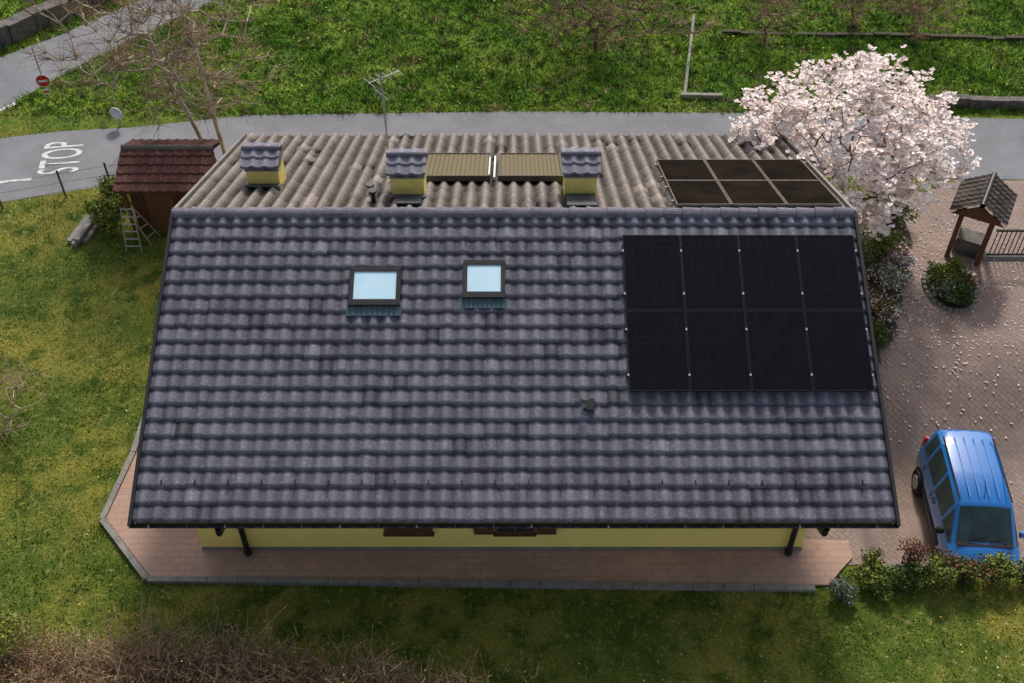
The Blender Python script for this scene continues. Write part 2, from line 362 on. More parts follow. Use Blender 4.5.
def sky(nm,xa,xb,ua,ub):
    cxx=(xa+xb)/2; cu=(ua+ub)/2; w=xb-xa; l=ub-ua; t=.085
    boxes(nm+'_frame',[((cxx,ua+t/2,.085),(w,t,.13)),((cxx,ub-t*.6,.085),(w,t*1.2,.13)),((xa+t/2,cu,.085),(t,l-2.3*t,.13)),((xb-t/2,cu,.085),(t,l-2.3*t,.13))],M['black'],house,FF)
    box(nm+'_glass',(cxx,cu,.12),(w-2*t,l-2.2*t,.02),M['glass'],house,FF)
    boxes(nm+'_sash',[((cxx,ua+t+.012,.135),(w-2*t,.02,.02)),((cxx,ub-t*1.2-.012,.135),(w-2*t,.02,.02))],M['flashc'],house,FF)
    V=[];nn=40
    for i in range(nn+1):
        x=xa-.04+(w+.08)*i/nn; h=.085+.012*math.sin(i*1.6)
        for u,hh in ((ub,h+.0),(ub+.2,h)): 
            p=FF[3]+FF[0]*x+FF[1]*u+FF[2]*hh; V.append(tuple(p))
    F=[(2*i,2*i+1,2*i+3,2*i+2) for i in range(nn)]
    mesh(nm+'_apron',V,F,M['flash'],parent=house)
sky('roof_window_a',-3.14,-2.15,1.26,2.08); sky('roof_window_b',-.95,-.13,1.12,1.92)
def onf(fr,x,u,n): return fr[3]+fr[0]*x+fr[1]*u+fr[2]*n
p=onf(FF,1.33,4.15,0); tube('roof_vent_pipe',[tuple(p),(p.x,p.y,p.z+.26)],.05,M['alu'],house); cyl('roof_vent_cap',(p.x,p.y,p.z+.29),.09,.05,M['flashc'],parent=house,r2=.05)
box('roof_vent_flange',(1.42,4.08,.07),(.2,.22,.05),M['black'],house,FF)
# ---- new PV
pw,pl=1.125,1.625; px0=2.17; pu0=.58
pan=[];frs=[];clips=[];bus=[]
for c in range(4):
    for r in range(2):
        a=px0+c*(pw+.012); u=pu0+r*(pl+.015); cx_,cu=a+pw/2,u+pl/2
        pan.append(((cx_,cu,.162),(pw-.03,pl-.03,.01)))
        frs+=[((cx_,u+.0075,.15),(pw,.015,.045)),((cx_,u+pl-.0075,.15),(pw,.015,.045)),((a+.0075,cu,.15),(.015,pl-.03,.045)),((a+pw-.0075,cu,.15),(.015,pl-.03,.045))]
        for k in range(1,6): bus.append(((a+pw*k/6,cu,.1676),(.003,pl-.05,.0012)))
        for k in range(1,12): bus.append(((cx_,u+pl*k/12,.1678),(pw-.05,.003,.0012)))
for c in range(5):
    x=px0+c*(pw+.012)-.006
    for u in (pu0+.35,pu0+pl-.35,pu0+pl+.4,pu0+2*pl-.3):
        clips.append(((x,u,.176),(.035,.045,.012)))
boxes('pv_glass',pan,M['pv'],house,FF); boxes('pv_frames',frs,M['pvframe'],house,FF); boxes('pv_clips',clips,M['alu'],house,FF)
boxes('pv_cell_lines',bus,mat('pv_lines',(.010,.011,.015),rough=.4),house,FF)
boxes('pv_rails',[((px0+2*pw,u,.10),(4*pw+.1,.04,.05)) for u in (pu0+.35,pu0+pl-.35,pu0+pl+.4,pu0+2*pl-.3)],M['pvframe'],house,FF)
# ---- old PV on back
pan=[];frs=[];bus=[]
pw,pl=1.095,1.74
for c in range(3):
    for r in range(2):
        a=3.3+c*(pw+.015); u=.1+r*(pl+.02); cx_,cu=a+pw/2,u+pl/2
        pan.append(((cx_,cu,.15),(pw-.05,pl-.05,.01)))
        frs+=[((cx_,u+.0125,.14),(pw,.025,.05)),((cx_,u+pl-.0125,.14),(pw,.025,.05)),((a+.0125,cu,.14),(.02,pl-.05,.05)),((a+pw-.0125,cu,.14),(.02,pl-.05,.05))]
        for k in range(1,6): bus.append(((a+pw*k/6,cu,.1557),(.006,pl-.08,.0012)))
        for k in range(1,10): bus.append(((cx_,u+pl*k/10,.1558),(pw-.08,.006,.0012)))
boxes('old_pv_glass',pan,M['pvold'],house,FB); boxes('old_pv_frames',frs,M['oldframe'],house,FB); boxes('old_pv_lines',bus,mat('oldpv_lines',(.02,.016,.012),rough=.6,spec=.0),house,FB)
boxes('old_pv_rails',[((3.3+1.65,u,.10),(3.4,.05,.05)) for u in (.5,1.5,2.3,3.3)],M['alu'],house,FB)
# ---- solar thermal
for i,(a,b) in enumerate(((-2.0,-.47),(-.3,1.12))):
    ua,ub=2.05,4.05; cx_=(a+b)/2; cu=(ua+ub)/2
    box('collector_tray_%d'%i,(cx_,cu,.13),(b-a,ub-ua,.09),M['collf'],house,FB)
    nn=14
    boxes('collector_absorber_%d'%i,[((a+.06+(b-a-.12)*(k+.5)/nn,cu,.18+.004*(k%2)),((b-a-.12)/nn-.025,ub-ua-.14,.012)) for k in range(nn)],M['coll'],house,FB)
    boxes('collector_rim_%d'%i,[((cx_,ua+.03,.185),(b-a,.05,.04)),((cx_,ub-.03,.185),(b-a,.05,.04)),((a+.025,cu,.185),(.05,ub-ua-.11,.04)),((b-.025,cu,.185),(.05,ub-ua-.11,.04))],M['collf'],house,FB)
boxes('collector_joint',[((-.385,2.9,.17),(.04,1.8,.05)),((-.5,2.85,.21),(.03,1.5,.03))],M['white'],house,FB)
# ---- chimneys
def chimney(i,x,u,w,dp,h,fl):
    p=onf(FB,x,u,0); y0=p.y; zb=p.z-.35; zt=p.z+h
    def B(n,c,s,m,bev=0): return box('chimney%d_%s'%(i,n),c,s,m,house,bev=bev)
    yc=y0+dp/2
    B('shaft',(x,yc,(zb+zt)/2),(w,dp,zt-zb),M['yellow2'])
    B('collar',(x,yc,zt+.02),(w+.05,dp+.05,.04),M['kerb'])
    boxes('chimney%d_piers'%i,[((x+sx*(w/2-.06),yc+sy*(dp/2-.06),zt+.10),(.12,.12,.12)) for sx in (-1,0,1) for sy in (-1,1)],M['kerb'],house)
    B('flue',(x,yc,zt+.09),(w*.6,dp*.6,.1),M['black'])
    V=[];F=[];T=[];hw=w/2+.06; hd=dp/2+.13; nn=32; z0=zt+.17
    for s in (-1,1):
        for r in range(2):
            k=len(V)
            for a in range(nn+1):
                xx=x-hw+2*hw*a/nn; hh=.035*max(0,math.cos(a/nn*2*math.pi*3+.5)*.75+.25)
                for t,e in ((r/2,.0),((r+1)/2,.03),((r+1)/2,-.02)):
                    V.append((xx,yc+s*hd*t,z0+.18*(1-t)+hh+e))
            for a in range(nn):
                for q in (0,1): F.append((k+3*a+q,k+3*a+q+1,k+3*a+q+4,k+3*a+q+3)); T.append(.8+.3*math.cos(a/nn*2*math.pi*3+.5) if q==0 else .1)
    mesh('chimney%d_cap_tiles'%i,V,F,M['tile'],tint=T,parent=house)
    mesh('chimney%d_cap_core'%i,[(x-hw+.02,yc-hd+.02,z0-.03),(x-hw+.02,yc+hd-.02,z0-.03),(x-hw+.02,yc,z0+.17),(x+hw-.02,yc-hd+.02,z0-.03),(x+hw-.02,yc+hd-.02,z0-.03),(x+hw-.02,yc,z0+.17)],[(0,1,2),(3,5,4),(0,3,4,1),(0,2,5,3),(1,4,5,2)],M['kerb'],parent=house)
    tube('chimney%d_cap_ridge'%i,[(x-hw-.02,yc,z0+.19),(x,yc,z0+.20),(x+hw+.02,yc,z0+.19)],.06,M['tile'],house)
    if fl: box('chimney%d_flashing'%i,(x,u*.5+.1,.095),(w-.06,max(.2,u-.28),.02),M['flashc'],house,FB)
    else: box('chimney%d_flashing'%i,(x,u-.16,.095),(w+.1,.2,.02),M['flashc'],house,FB)
chimney(0,-5.32,1.85,.68,.62,.44,0); chimney(1,-2.16,1.05,.68,.62,.52,0); chimney(2,1.42,1.1,.66,.62,.52,1)
for i,(x,u) in enumerate(((-2.95,1.2),(-2.85,.75))):
    p=onf(FB,x,u,0); tube('small_vent_%d'%i,[tuple(p),(p.x,p.y,p.z+.28)],.05,M['gutter'],house); cyl('small_vent_cap_%d'%i,(p.x,p.y,p.z+.3),.085,.05,M['black'],parent=house)
box('lead_patch',(-2.1,.5,.11),(.5,.35,.03),M['flashc'],house,FB)
p=onf(FB,-2.62,2.2,0)
top=(p.x-.02,p.y,p.z+2.75)
tube('antenna_mast',[tuple(p),top],.02,M['alu'],house)
dirv=Vector((.75,.6,.0)).normalized(); el=Vector((-.6,.75,0)).normalized()
P0=[];P1=[];
c=Vector(top)-Vector((0,0,.12)); P0.append(c-dirv*.3); P1.append(c+dirv*.45)
for k in range(6):
    q=c-dirv*.28+dirv*.14*k; l=.22-.012*k; P0.append(q-el*l); P1.append(q+el*l)
c2=c-Vector((0,0,.4)); P0.append(c2-el*.25);P1.append(c2+el*.35)
for k in range(4):
    q=c2-el*.22+el*.17*k; P0.append(q-Vector((0,0,.15))); P1.append(q+Vector((0,0,.15)))
V,F=tubes([tuple(a) for a in P0],[tuple(a) for a in P1],[.008]*len(P0),[.008]*len(P0),4); mesh('antenna_elements',V,F,M['alu'],parent=house)

# ------------------------------------------------------------ trees
def grow(base,top,T,rtip,seg=.3,jit=.05,trunkn=6,expo=.45,lean=.1):
    base=np.array(base,float); top=np.array(top,float)
    nodes=[base+(top-base)*i/trunkn+NR.randn(3)*lean*.3*(i>0) for i in range(trunkn+1)]; par=[-1]+list(range(trunkn))
    T=T[np.argsort(np.linalg.norm((T-top)*np.array([1,1,1.]),axis=1))]
    arr=np.zeros((60000,3)); arr[:len(nodes)]=nodes; n=len(nodes); tips=[]
    for t in T:
        d=np.linalg.norm(arr[trunkn//2:n]-t,axis=1)+.45*np.maximum(0,arr[trunkn//2:n,2]-t[2]+.2); k=int(np.argmin(d))+trunkn//2
        D=np.linalg.norm(arr[k]-t); s=max(1,int(D/seg)); a=arr[k].copy(); pr=k
        bow=np.array([0,0,-.12*D])*1.0
        for i in range(1,s+1):
            f=i/s; q=a+(t-a)*f+bow*math.sin(math.pi*f)+NR.randn(3)*jit*(i<s)
            arr[n]=q; par.append(pr); pr=n; n+=1
        tips.append(pr)
    cnt=np.zeros(n)
    for i in range(n-1,-1,-1):
        if cnt[i]==0: cnt[i]=1
        if par[i]>=0: cnt[par[i]]+=cnt[i]
    r=rtip*cnt**expo
    return arr[:n],np.array(par),r,np.array(tips)
def ell(n,c,rad,pw=.5,zmin=-1):
    v=NR.randn(n*2,3); v/=np.linalg.norm(v,axis=1,keepdims=True); v*=(NR.rand(n*2,1)**pw); v=v[v[:,2]>zmin][:n]
    return v*np.array(rad)+np.array(c)
def treemesh(name,arr,par,r,m,parent=None,sides=5):
    i=np.arange(1,len(arr)); p=par[1:]; r1=r[i]; r0=np.minimum(r[p],r1*1.35)
    V,F=tubes(arr[p],arr[i],r0,r1,sides); 
    return mesh(name,V,F,m,tint=NR.rand(len(F)),smooth=True,parent=parent)
def cards(C,size,flat=.0,asp=.55):
    n=len(C); a=NR.randn(n,3); a[:,2]*=(1-flat); a/=np.linalg.norm(a,axis=1,keepdims=True); b=NR.randn(n,3); b[:,2]*=(1-flat); b=np.cross(a,b) if flat==0 else b-a*(a*b).sum(1,keepdims=True)
    b/=np.linalg.norm(b,axis=1,keepdims=True); s=(np.asarray(size)*(.6+.8*NR.rand(n)))[:,None]
    V=np.stack([C-a*s,C+b*s*asp,C+a*s,C-b*s*asp],1).reshape(-1,3); F=np.arange(4*n).reshape(n,4); return V,F
mag=empty('magnolia_tree'); mc=np.array([8.35,22.7,2.9])
tg=ell(400,mc,(2.95,2.5,2.0),.45,-.85)
arr,par,r,tips=grow((8.3,22.4,-.05),(8.4,22.55,1.1),tg,.009,.28,.05,expo=.43)
treemesh('branches',arr,par,r,M['bark'],mag)
hi=np.arange(len(arr))[r<.03]
bl=[arr[tips],arr[tips]+NR.randn(len(tips),3)*.07]
for k in range(14): bl.append(arr[NR.choice(hi,420)]+NR.randn(420,3)*.13)
B=np.concatenate(bl); B=B[np.linalg.norm((B-mc)/np.array([3.1,2.7,2.2]),axis=1)>.40]
nb=len(B); V=[];T=[]
for k in range(6):
    ang=NR.rand(nb)*.5+k*math.pi/3; o=np.stack([np.cos(ang),np.sin(ang),np.full(nb,.75)],-1); o+=NR.randn(nb,3)*.25; o/=np.linalg.norm(o,axis=1,keepdims=True)
    side=np.stack([-np.sin(ang),np.cos(ang),0*ang],-1); L=(.07+.055*NR.rand(nb))[:,None]
    q=np.stack([B,B+o*L*.6+side*L*.36,B+o*L+np.array([0,0,-.01]),B+o*L*.6-side*L*.36],1).reshape(-1,3); V.append(q); T.append(NR.rand(nb))
V=np.concatenate(V); mesh('blossoms',V,np.arange(len(V)).reshape(-1,4),M['petal'],tint=np.concatenate(T),parent=mag)
def bare(name,base,top,c,rad,n,rtip,m,seg=.3,jit=.06,expo=.45,twigs=0,pw=.5,zmin=-.6,e=None,tw=1.0):
    e=e or empty(name); T=ell(n,c,rad,pw,zmin); arr,par,r,tips=grow(base,top,T,rtip,seg,jit,expo=expo); treemesh('branches',arr,par,r,m,e)
    if twigs:
        src=np.arange(len(arr))[r<rtip*4]; k=NR.choice(src,twigs); P0=arr[k]; d=NR.randn(twigs,3); d[:,2]=np.abs(d[:,2])*.8; d+= (P0-np.array(c))*.35; d/=np.linalg.norm(d,axis=1,keepdims=True)
        l=(.2+.5*NR.rand(twigs))[:,None]; mid=P0+d*l*.5; end=P0+d*l+np.array([0,0,-.08])*l+NR.randn(twigs,3)*.05
        V1,F1=tubes(P0,mid,[.006*tw]*twigs,[.005*tw]*twigs,3); V2,F2=tubes(mid,end,[.005*tw]*twigs,[.003*tw]*twigs,3)
        mesh('twigs',np.concatenate([V1,V2]),np.concatenate([F1,F2+len(V1)]),M['twig'],tint=NR.rand(len(F1)*2),parent=e)
    return e
bt=bare('bare_birch_tree',(-7.9,24.9,-.05),(-8.2,25.3,4.8),(-8.2,25.4,4.3),(2.4,1.9,3.0),130,.0135,M['birch'],.35,.05,.40,1700,tw=1.2)
bare('',(-8.1,25.0,-.05),(-9.4,25.4,4.4),(-10.0,25.6,3.7),(2.8,1.9,2.6),130,.0135,M['birch'],.35,.05,.40,1800,e=bt,tw=1.2)
bare('bare_fruit_tree',(2.7,31.9,-.05),(2.7,32.0,.6),(2.8,32.2,1.15),(3.6,2.0,.95),150,.014,M['bark'],.3,.08,.43,1500,zmin=-.3,tw=1.3)
bare('bare_sapling',(8.3,32.3,-.05),(8.3,32.4,.6),(8.3,32.5,1.2),(.9,.9,.9),35,.011,M['bark'],.3,.06,.42,400,tw=1.4)
bare('bare_sapling',(13.2,32.6,-.05),(13.3,32.7,.5),(13.3,32.8,1.1),(1.2,1.0,.9),45,.011,M['twig'],.3,.06,.42,700,tw=1.4)
bare('bare_sapling',(11.4,33.4,-.05),(11.4,33.5,.5),(11.4,33.5,1.1),(1.0,.9,.9),30,.011,M['bark'],.3,.06,.42,400,tw=1.4)
bare('bare_shrub',(-11.4,15.7,-.02),(-11.2,15.9,.25),(-11.0,16.2,.9),(1.2,1.2,.8),34,.006,M['birch'],.2,.05,.38,160,tw=1.3)

def shrub(name,c,rad,n,size,ms,twig=True,clump=14):
    e=empty(name); c=np.array(c,float); rad=np.array(rad,float)
    cc=ell(clump,c,rad*.75,.6,-.4); cr=NR.rand(clump)*.25+.28
    k=NR.randint(0,clump,n); v=NR.randn(n,3); v/=np.linalg.norm(v,axis=1,keepdims=True); v*=NR.rand(n,1)**.4
    C=cc[k]+v*cr[k][:,None]*rad*1.1; C[:,2]=np.maximum(C[:,2],c[2]-rad[2]*.98)
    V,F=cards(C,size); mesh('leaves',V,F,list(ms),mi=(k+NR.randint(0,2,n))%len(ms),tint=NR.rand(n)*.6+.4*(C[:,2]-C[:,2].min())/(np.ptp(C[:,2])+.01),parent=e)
    if twig:
        m=30; base=c-np.array([0,0,rad[2]]); V,F=tubes(np.repeat(base[None],m,0)+NR.randn(m,3)*.05,cc[NR.randint(0,clump,m)]+NR.randn(m,3)*.1,[.012]*m,[.004]*m,4); mesh('stems',V,F,M['bark'],parent=e)
    return e
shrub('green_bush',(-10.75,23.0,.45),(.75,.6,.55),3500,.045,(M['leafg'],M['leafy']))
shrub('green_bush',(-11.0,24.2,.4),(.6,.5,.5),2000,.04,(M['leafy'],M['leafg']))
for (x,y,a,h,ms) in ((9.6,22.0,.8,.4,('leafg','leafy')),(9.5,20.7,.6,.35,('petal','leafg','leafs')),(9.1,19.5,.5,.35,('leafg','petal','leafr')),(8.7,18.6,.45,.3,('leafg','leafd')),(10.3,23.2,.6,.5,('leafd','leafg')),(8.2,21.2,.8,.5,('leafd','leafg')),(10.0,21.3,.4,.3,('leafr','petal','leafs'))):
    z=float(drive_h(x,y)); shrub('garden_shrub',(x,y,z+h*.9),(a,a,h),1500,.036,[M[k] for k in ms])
rb=empty('round_flower_bed'); V=[];F=[]
for i in range(30):
    t=2*math.pi*i/30; x,y=11.1+.62*math.cos(t),20.55+.85*math.sin(t); k=len(V)
    for zz,q in ((-.05,1),(.08+R.uniform(-.02,.02),.75)):
        for dx,dy in ((-.06,-.07),(.06,-.07),(.06,.07),(-.06,.07)):
            V.append((x+q*(dx*math.cos(t)-dy*math.sin(t)),y+q*(dx*math.sin(t)+dy*math.cos(t)),zz))
    F+=[tuple(a+k for a in f) for f in BF]
mesh('stone_edging',V,F,M['kerb'],parent=rb)
poly('soil',[(11.1+.6*math.cos(t),20.55+.82*math.sin(t)) for t in np.linspace(0,6.28,20)[:-1]],.04,M['soil'],parent=rb)
for (dx,dy,ms) in ((-.2,.35,('leafg','leafy')),(.25,-.1,('leafr','leafg')),(-.18,-.35,('leafg','leafs')),(.2,.5,('leafy','leafg')),(.1,-.55,('leafg','leafd')),(-.1,.0,('leafy','leafg'))):
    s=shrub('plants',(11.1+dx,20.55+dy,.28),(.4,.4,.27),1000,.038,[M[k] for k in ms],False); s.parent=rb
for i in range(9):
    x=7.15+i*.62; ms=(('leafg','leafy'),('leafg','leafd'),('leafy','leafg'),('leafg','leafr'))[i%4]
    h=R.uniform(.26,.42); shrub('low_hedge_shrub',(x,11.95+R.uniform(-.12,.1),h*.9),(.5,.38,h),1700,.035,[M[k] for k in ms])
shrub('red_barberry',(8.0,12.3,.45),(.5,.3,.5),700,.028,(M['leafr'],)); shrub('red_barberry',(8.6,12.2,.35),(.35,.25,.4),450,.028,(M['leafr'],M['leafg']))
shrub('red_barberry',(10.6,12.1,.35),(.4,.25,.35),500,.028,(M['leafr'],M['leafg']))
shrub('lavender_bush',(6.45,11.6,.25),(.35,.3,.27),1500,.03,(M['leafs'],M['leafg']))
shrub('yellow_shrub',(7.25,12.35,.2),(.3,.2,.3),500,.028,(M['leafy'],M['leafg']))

# brushy hedge bottom left
n=13000; x=-13+13.6*NR.rand(n); top=np.interp(x,[-13,-9.5,-6,-3.2,-1.5,0.6],[10.75,10.7,10.55,10.15,9.8,9.0])
y=top-.3-NR.rand(n)**1.2*2.6; P0=np.stack([x,y,0*x],-1); h=.5+.6*NR.rand(n); h*= .85+.3*np.sin(x*2.1)*np.cos(x*.9+y)
d=np.stack([NR.randn(n)*.35,NR.randn(n)*.35,np.ones(n)],-1); P1=P0+d*h[:,None]*.6+NR.randn(n,3)*.04; P2=P0+d*h[:,None]+NR.randn(n,3)*.12
V1,F1=tubes(P0,P1,[.008]*n,[.006]*n,3); V2,F2=tubes(P1,P2,[.006]*n,[.004]*n,3)
q_=20000; k=NR.randint(0,n,q_); Q=P1[k]+(P2-P1)[k]*NR.rand(q_,1)*1.1; q2=Q+NR.randn(q_,3)*.13; V3,F3=tubes(Q,q2,[.006]*q_,[.004]*q_,3)
bh=empty('brush_hedge'); mesh('stems',np.concatenate([V1,V2,V3]),np.concatenate([F1,F2+len(V1),F3+len(V1)+len(V2)]),M['brush'],tint=NR.rand(len(F1)+len(F2)+len(F3)),parent=bh)
k=NR.randint(0,n,20000); C=P2[k]+NR.randn(20000,3)*.08; w=np.sin(C[:,0]*1.3)+np.sin(C[:,0]*3.1+C[:,1]*2)>-.3; C=C[w]
V,F=cards(C,.022); mesh('buds',V,F,[M['leafr'],M['leafy'],M['leafg'],M['brush']],mi=NR.randint(0,4,len(F)),tint=NR.rand(len(F)),parent=bh)
C=ell(2600,(-9.5,10.3,.9),(.7,.5,.4)); V,F=cards(C,.03); mesh('leaves',V,F,M['leafy'],tint=NR.rand(len(F)),parent=bh)

# ------------------------------------------------------------ grass blades
excl=[road1,road2,patio,[(5.9,12.2),(26,12.2),(26,25.1),(12.6,25.1),(10.9,24.3),(6,24.3)]]
n=380000; x=-19+38*NR.rand(n); y=8.3+29.5*NR.rand(n); keep=np.ones(n,bool)
for p in excl: keep&=~inside(p,x,y)
keep&=~((y<22)&(y>12.8)&(x>-7)&(x<6))
keep&=np.abs(x)<y*.02+19.0-(37-y)*.30
x=x[keep];y=y[keep]; n=len(x); far=y>28.3
clump=np.sin(x*2.3+np.sin(y*1.7)*2)*np.sin(y*2.9+np.cos(x*1.9)*2)
h=np.where(far,.08+.10*clump.clip(0,1),.03+.03*clump.clip(0,1))*(.6+.9*NR.rand(n)); w=np.where(far,.024,.014)
a=NR.rand(n)*6.283; dx,dy=np.cos(a)*w,np.sin(a)*w; lx,ly=NR.randn(n)*h*.8,NR.randn(n)*h*.8
V=np.stack([np.stack([x-dx,y-dy,0*x],-1),np.stack([x+dx,y+dy,0*x],-1),np.stack([x+lx,y+ly,h],-1)],1).reshape(-1,3)
mesh('grass',V,np.arange(3*n).reshape(n,3),M['grassb'],tint=NR.rand(n))
def dots(name,n,cond,m,s,zz=.05):
    x=-18+36*NR.rand(n*6); y=8.5+28*NR.rand(n*6); k=cond(x,y)
    for p in excl: k&=~inside(p,x,y)
    x=x[k][:n];y=y[k][:n]; C=np.stack([x,y,np.full(len(x),zz)],-1); nn=len(x); s=s*(.6+.7*NR.rand(nn)); V=[]
    for i in range(5): V.append(C+np.stack([np.cos(i*1.2566)*s,np.sin(i*1.2566)*s,NR.randn(nn)*.004],-1))
    V=np.stack(V,1).reshape(-1,3); mesh(name,V,np.arange(5*nn).reshape(nn,5),m)
cl=lambda x,y:(np.sin(x*.8+1)+np.sin(y*.9+x*.5)+NR.randn(len(x))*.5)
dots('dandelions',450,lambda x,y:(cl(x,y)>.8)&(y<28),M['dandy'],.016)
dots('dandelions',300,lambda x,y:(cl(x,y)>.4)&(y>28.6),M['dandy'],.024,.12)
dots('daisies',900,lambda x,y:(cl(y,x)>.7)&(y<28),M['daisy'],.014)
n=2600; x=8.9+NR.randn(n)*2.0+.6; y=21+NR.randn(n)*2.2; k=(x>8.6)&(y<25)&(y>13)&(x<15.5); x=x[k];y=y[k]; z=drive_h(x,y)+.03+.10*inside(bed,x,y)
V,F=cards(np.stack([x,y,z],-1),.035,flat=.9); V[:,2]=np.maximum(V[:,2],np.repeat(z,4)-.008); mesh('fallen_petals',V,F,M['fallen'],tint=NR.rand(len(F)))

# ------------------------------------------------------------ shed
shed=empty('garden_shed')
sx0,sx1=-10.05,-7.95
boxes('walls',[((( sx0+sx1)/2,22.95,.75),(sx1-sx0-.1,.06,1.5)),(((sx0+sx1)/2,24.3,.75),(sx1-sx0-.1,.06,1.5)),((sx0+.06,23.62,.8),(.06,1.28,1.6)),((sx1-.06,23.62,.8),(.06,1.28,1.6))],M['shedwood'],shed)
boxes('boards',[((sx0+.12+k*.16,22.905,.72),(.14,.025,1.4)) for k in range(13)],M['shedwood'],shed)
box('door',(sx0+.75,22.88,.68),(.62,.03,1.3),M['wood'],shed)
boxes('posts',[((sx0+.02,22.65,.8),(.09,.09,1.6)),((sx0+1.2,22.65,.8),(.09,.09,1.6)),((sx1-.05,22.65,.8),(.09,.09,1.6))],M['wood'],shed)
V=[];F=[];T=[]
rx0,rx1=-10.2,-7.8; nn=70
for s,(ye,ze) in ((-1,(22.42,1.62)),(1,(24.6,1.68))):
    for r in range(5):
        k=len(V); t0,t1=r/5,(r+1)/5
        for a in range(nn+1):
            xx=rx0+(rx1-rx0)*a/nn; hh=.03*max(0,math.cos(a*.9))
            for t,e in ((t0,0),(t1,.035),(t1,-.02)): V.append((xx,23.75+(ye-23.75)*t,2.05+(ze-2.05)*t+hh+e))
        for a in range(nn):
            for q in (0,1): F.append((k+3*a+q,k+3*a+q+1,k+3*a+q+4,k+3*a+q+3)); T.append(NR.rand() if q==0 else .1)
mesh('roof',V,F,M['shedroof'],tint=T,parent=shed)
tube('ridge',[(rx0,23.75,2.06),(rx1,23.75,2.06)],.08,M['tileb'],shed)
mesh('roof_underside',[(rx0,22.42,1.58),(rx1,22.42,1.58),(rx1,23.75,2.0),(rx0,23.75,2.0),(rx1,24.6,1.62),(rx0,24.6,1.62)],[(0,1,2,3),(3,2,4,5)],M['wood'],parent=shed)
def ladder(b1,b2,t1,t2,n):
    P0=[b1,b2];P1=[t1,t2]
    for i in range(n):
        f=(i+.7)/n; P0.append([b1[k]+(t1[k]-b1[k])*f for k in range(3)]); P1.append([b2[k]+(t2[k]-b2[k])*f for k in range(3)])
    return P0,P1
a,b=ladder((-10.15,22.0,.0),(-9.75,22.0,.0),(-10.1,22.35,1.2),(-9.8,22.35,1.2),6); c,d=ladder((-9.55,22.25,.0),(-9.4,22.62,.0),(-10.02,22.38,1.2),(-9.85,22.42,1.2),4)
V,F=tubes(a+c,b+d,[.018]*len(a+c),[.018]*len(a+c),5); mesh('step_ladder',V,F,M['alu'])
tb=empty('timber_stack',(-11.4,22.9,.06),math.radians(-12))
boxes('beams',[((0,0,0),(.16,1.5,.12)),((.2,.1,0),(.16,1.3,.12)),((.08,0,.13),(.16,1.4,.12)),((-.2,-.1,0),(.14,1.1,.1))],M['kerb'],tb)
fe=empty('wire_fence'); P=[(-16,23.35),(-14,23.8),(-12.4,24.3),(-11.2,24.65),(-10.4,24.8)]
P0=[(x,y,0) for x,y in P];P1=[(x,y,.9) for x,y in P];r=[.03]*5
for h in (.2,.5,.8):
    P0+=[(x,y,h) for x,y in P[:-1]];P1+=[(x,y,h) for x,y in P[1:]];r+=[.005]*4
V,F=tubes(P0,P1,r,r,5); mesh('posts_and_wires',V,F,M['bark'],parent=fe)

# ------------------------------------------------------------ signs
ss=empty('stop_sign',(-14.3,29.2,0),math.radians(10))
tube('pole',[(0,0,0),(0,0,1.75)],.022,M['alu'],ss)
def disc(nm,c,r,th,m,n,par,rot=0):
    V=[];
    for yy in (-th/2,th/2):
        for i in range(n):
            t=2*math.pi*(i+rot)/n; V.append((c[0]+r*math.cos(t),c[1]+yy,c[2]+r*math.sin(t)))
    return mesh(nm,V,[tuple(range(n)),tuple(range(n,2*n))[::-1]]+[(i,i+n,(i+1)%n+n,(i+1)%n) for i in range(n)],m,parent=par)
disc('rim',(0,-.04,.66),.22,.01,M['white'],8,ss,.5); disc('panel',(0,-.05,.66),.2,.014,M['red'],8,ss,.5); box('bar',(0,-.062,.66),(.28,.006,.08),M['white'],ss)
box('lower_plate',(0,-.045,.28),(.16,.012,.18),M['white'],ss); box('lower_plate_bar',(0,-.056,.28),(.15,.006,.06),M['red'],ss)
tm=empty('traffic_mirror',(-11.75,27.75,0),math.radians(-15)); tube('pole',[(0,0,0),(0,0,.4)],.025,M['alu'],tm); disc('rim',(0,-.03,.45),.2,.03,M['white'],20,tm); disc('mirror',(0,-.06,.45),.16,.02,mat('mirror_glass',(.7,.75,.8),rough=.3,spec=.5),20,tm)
kerbline('stone_wall',[(-24,28.9),(-17.2,31.9),(-15.4,34.0),(-13.6,36.0),(-9,42)],.5,.7,-.05,M['stone'],jit=.05,seg=.4)
ky=empty('field_boundary_kerb'); kerbline('post_run',[(5.35,29.35),(6.2,34.2)],.09,.1,0,M['kerb'],ky,seg=1.2); kerbline('slab',[(5.2,29.25),(6.5,29.22)],.13,.15,0,M['kerb'],ky)
poly('soil_strip',[(5.3,29.0),(9,28.95),(9,29.25),(5.3,29.3)],.003,M['soil'])
kerbline('terrace_edge',[(7,33.05),(12,32.9),(20,32.5)],.16,.14,-.03,M['soil'],jit=.04)
kerbline('low_wall',[(11.5,28.85),(20,28.6)],.25,.35,-.03,M['stone'],jit=.03)

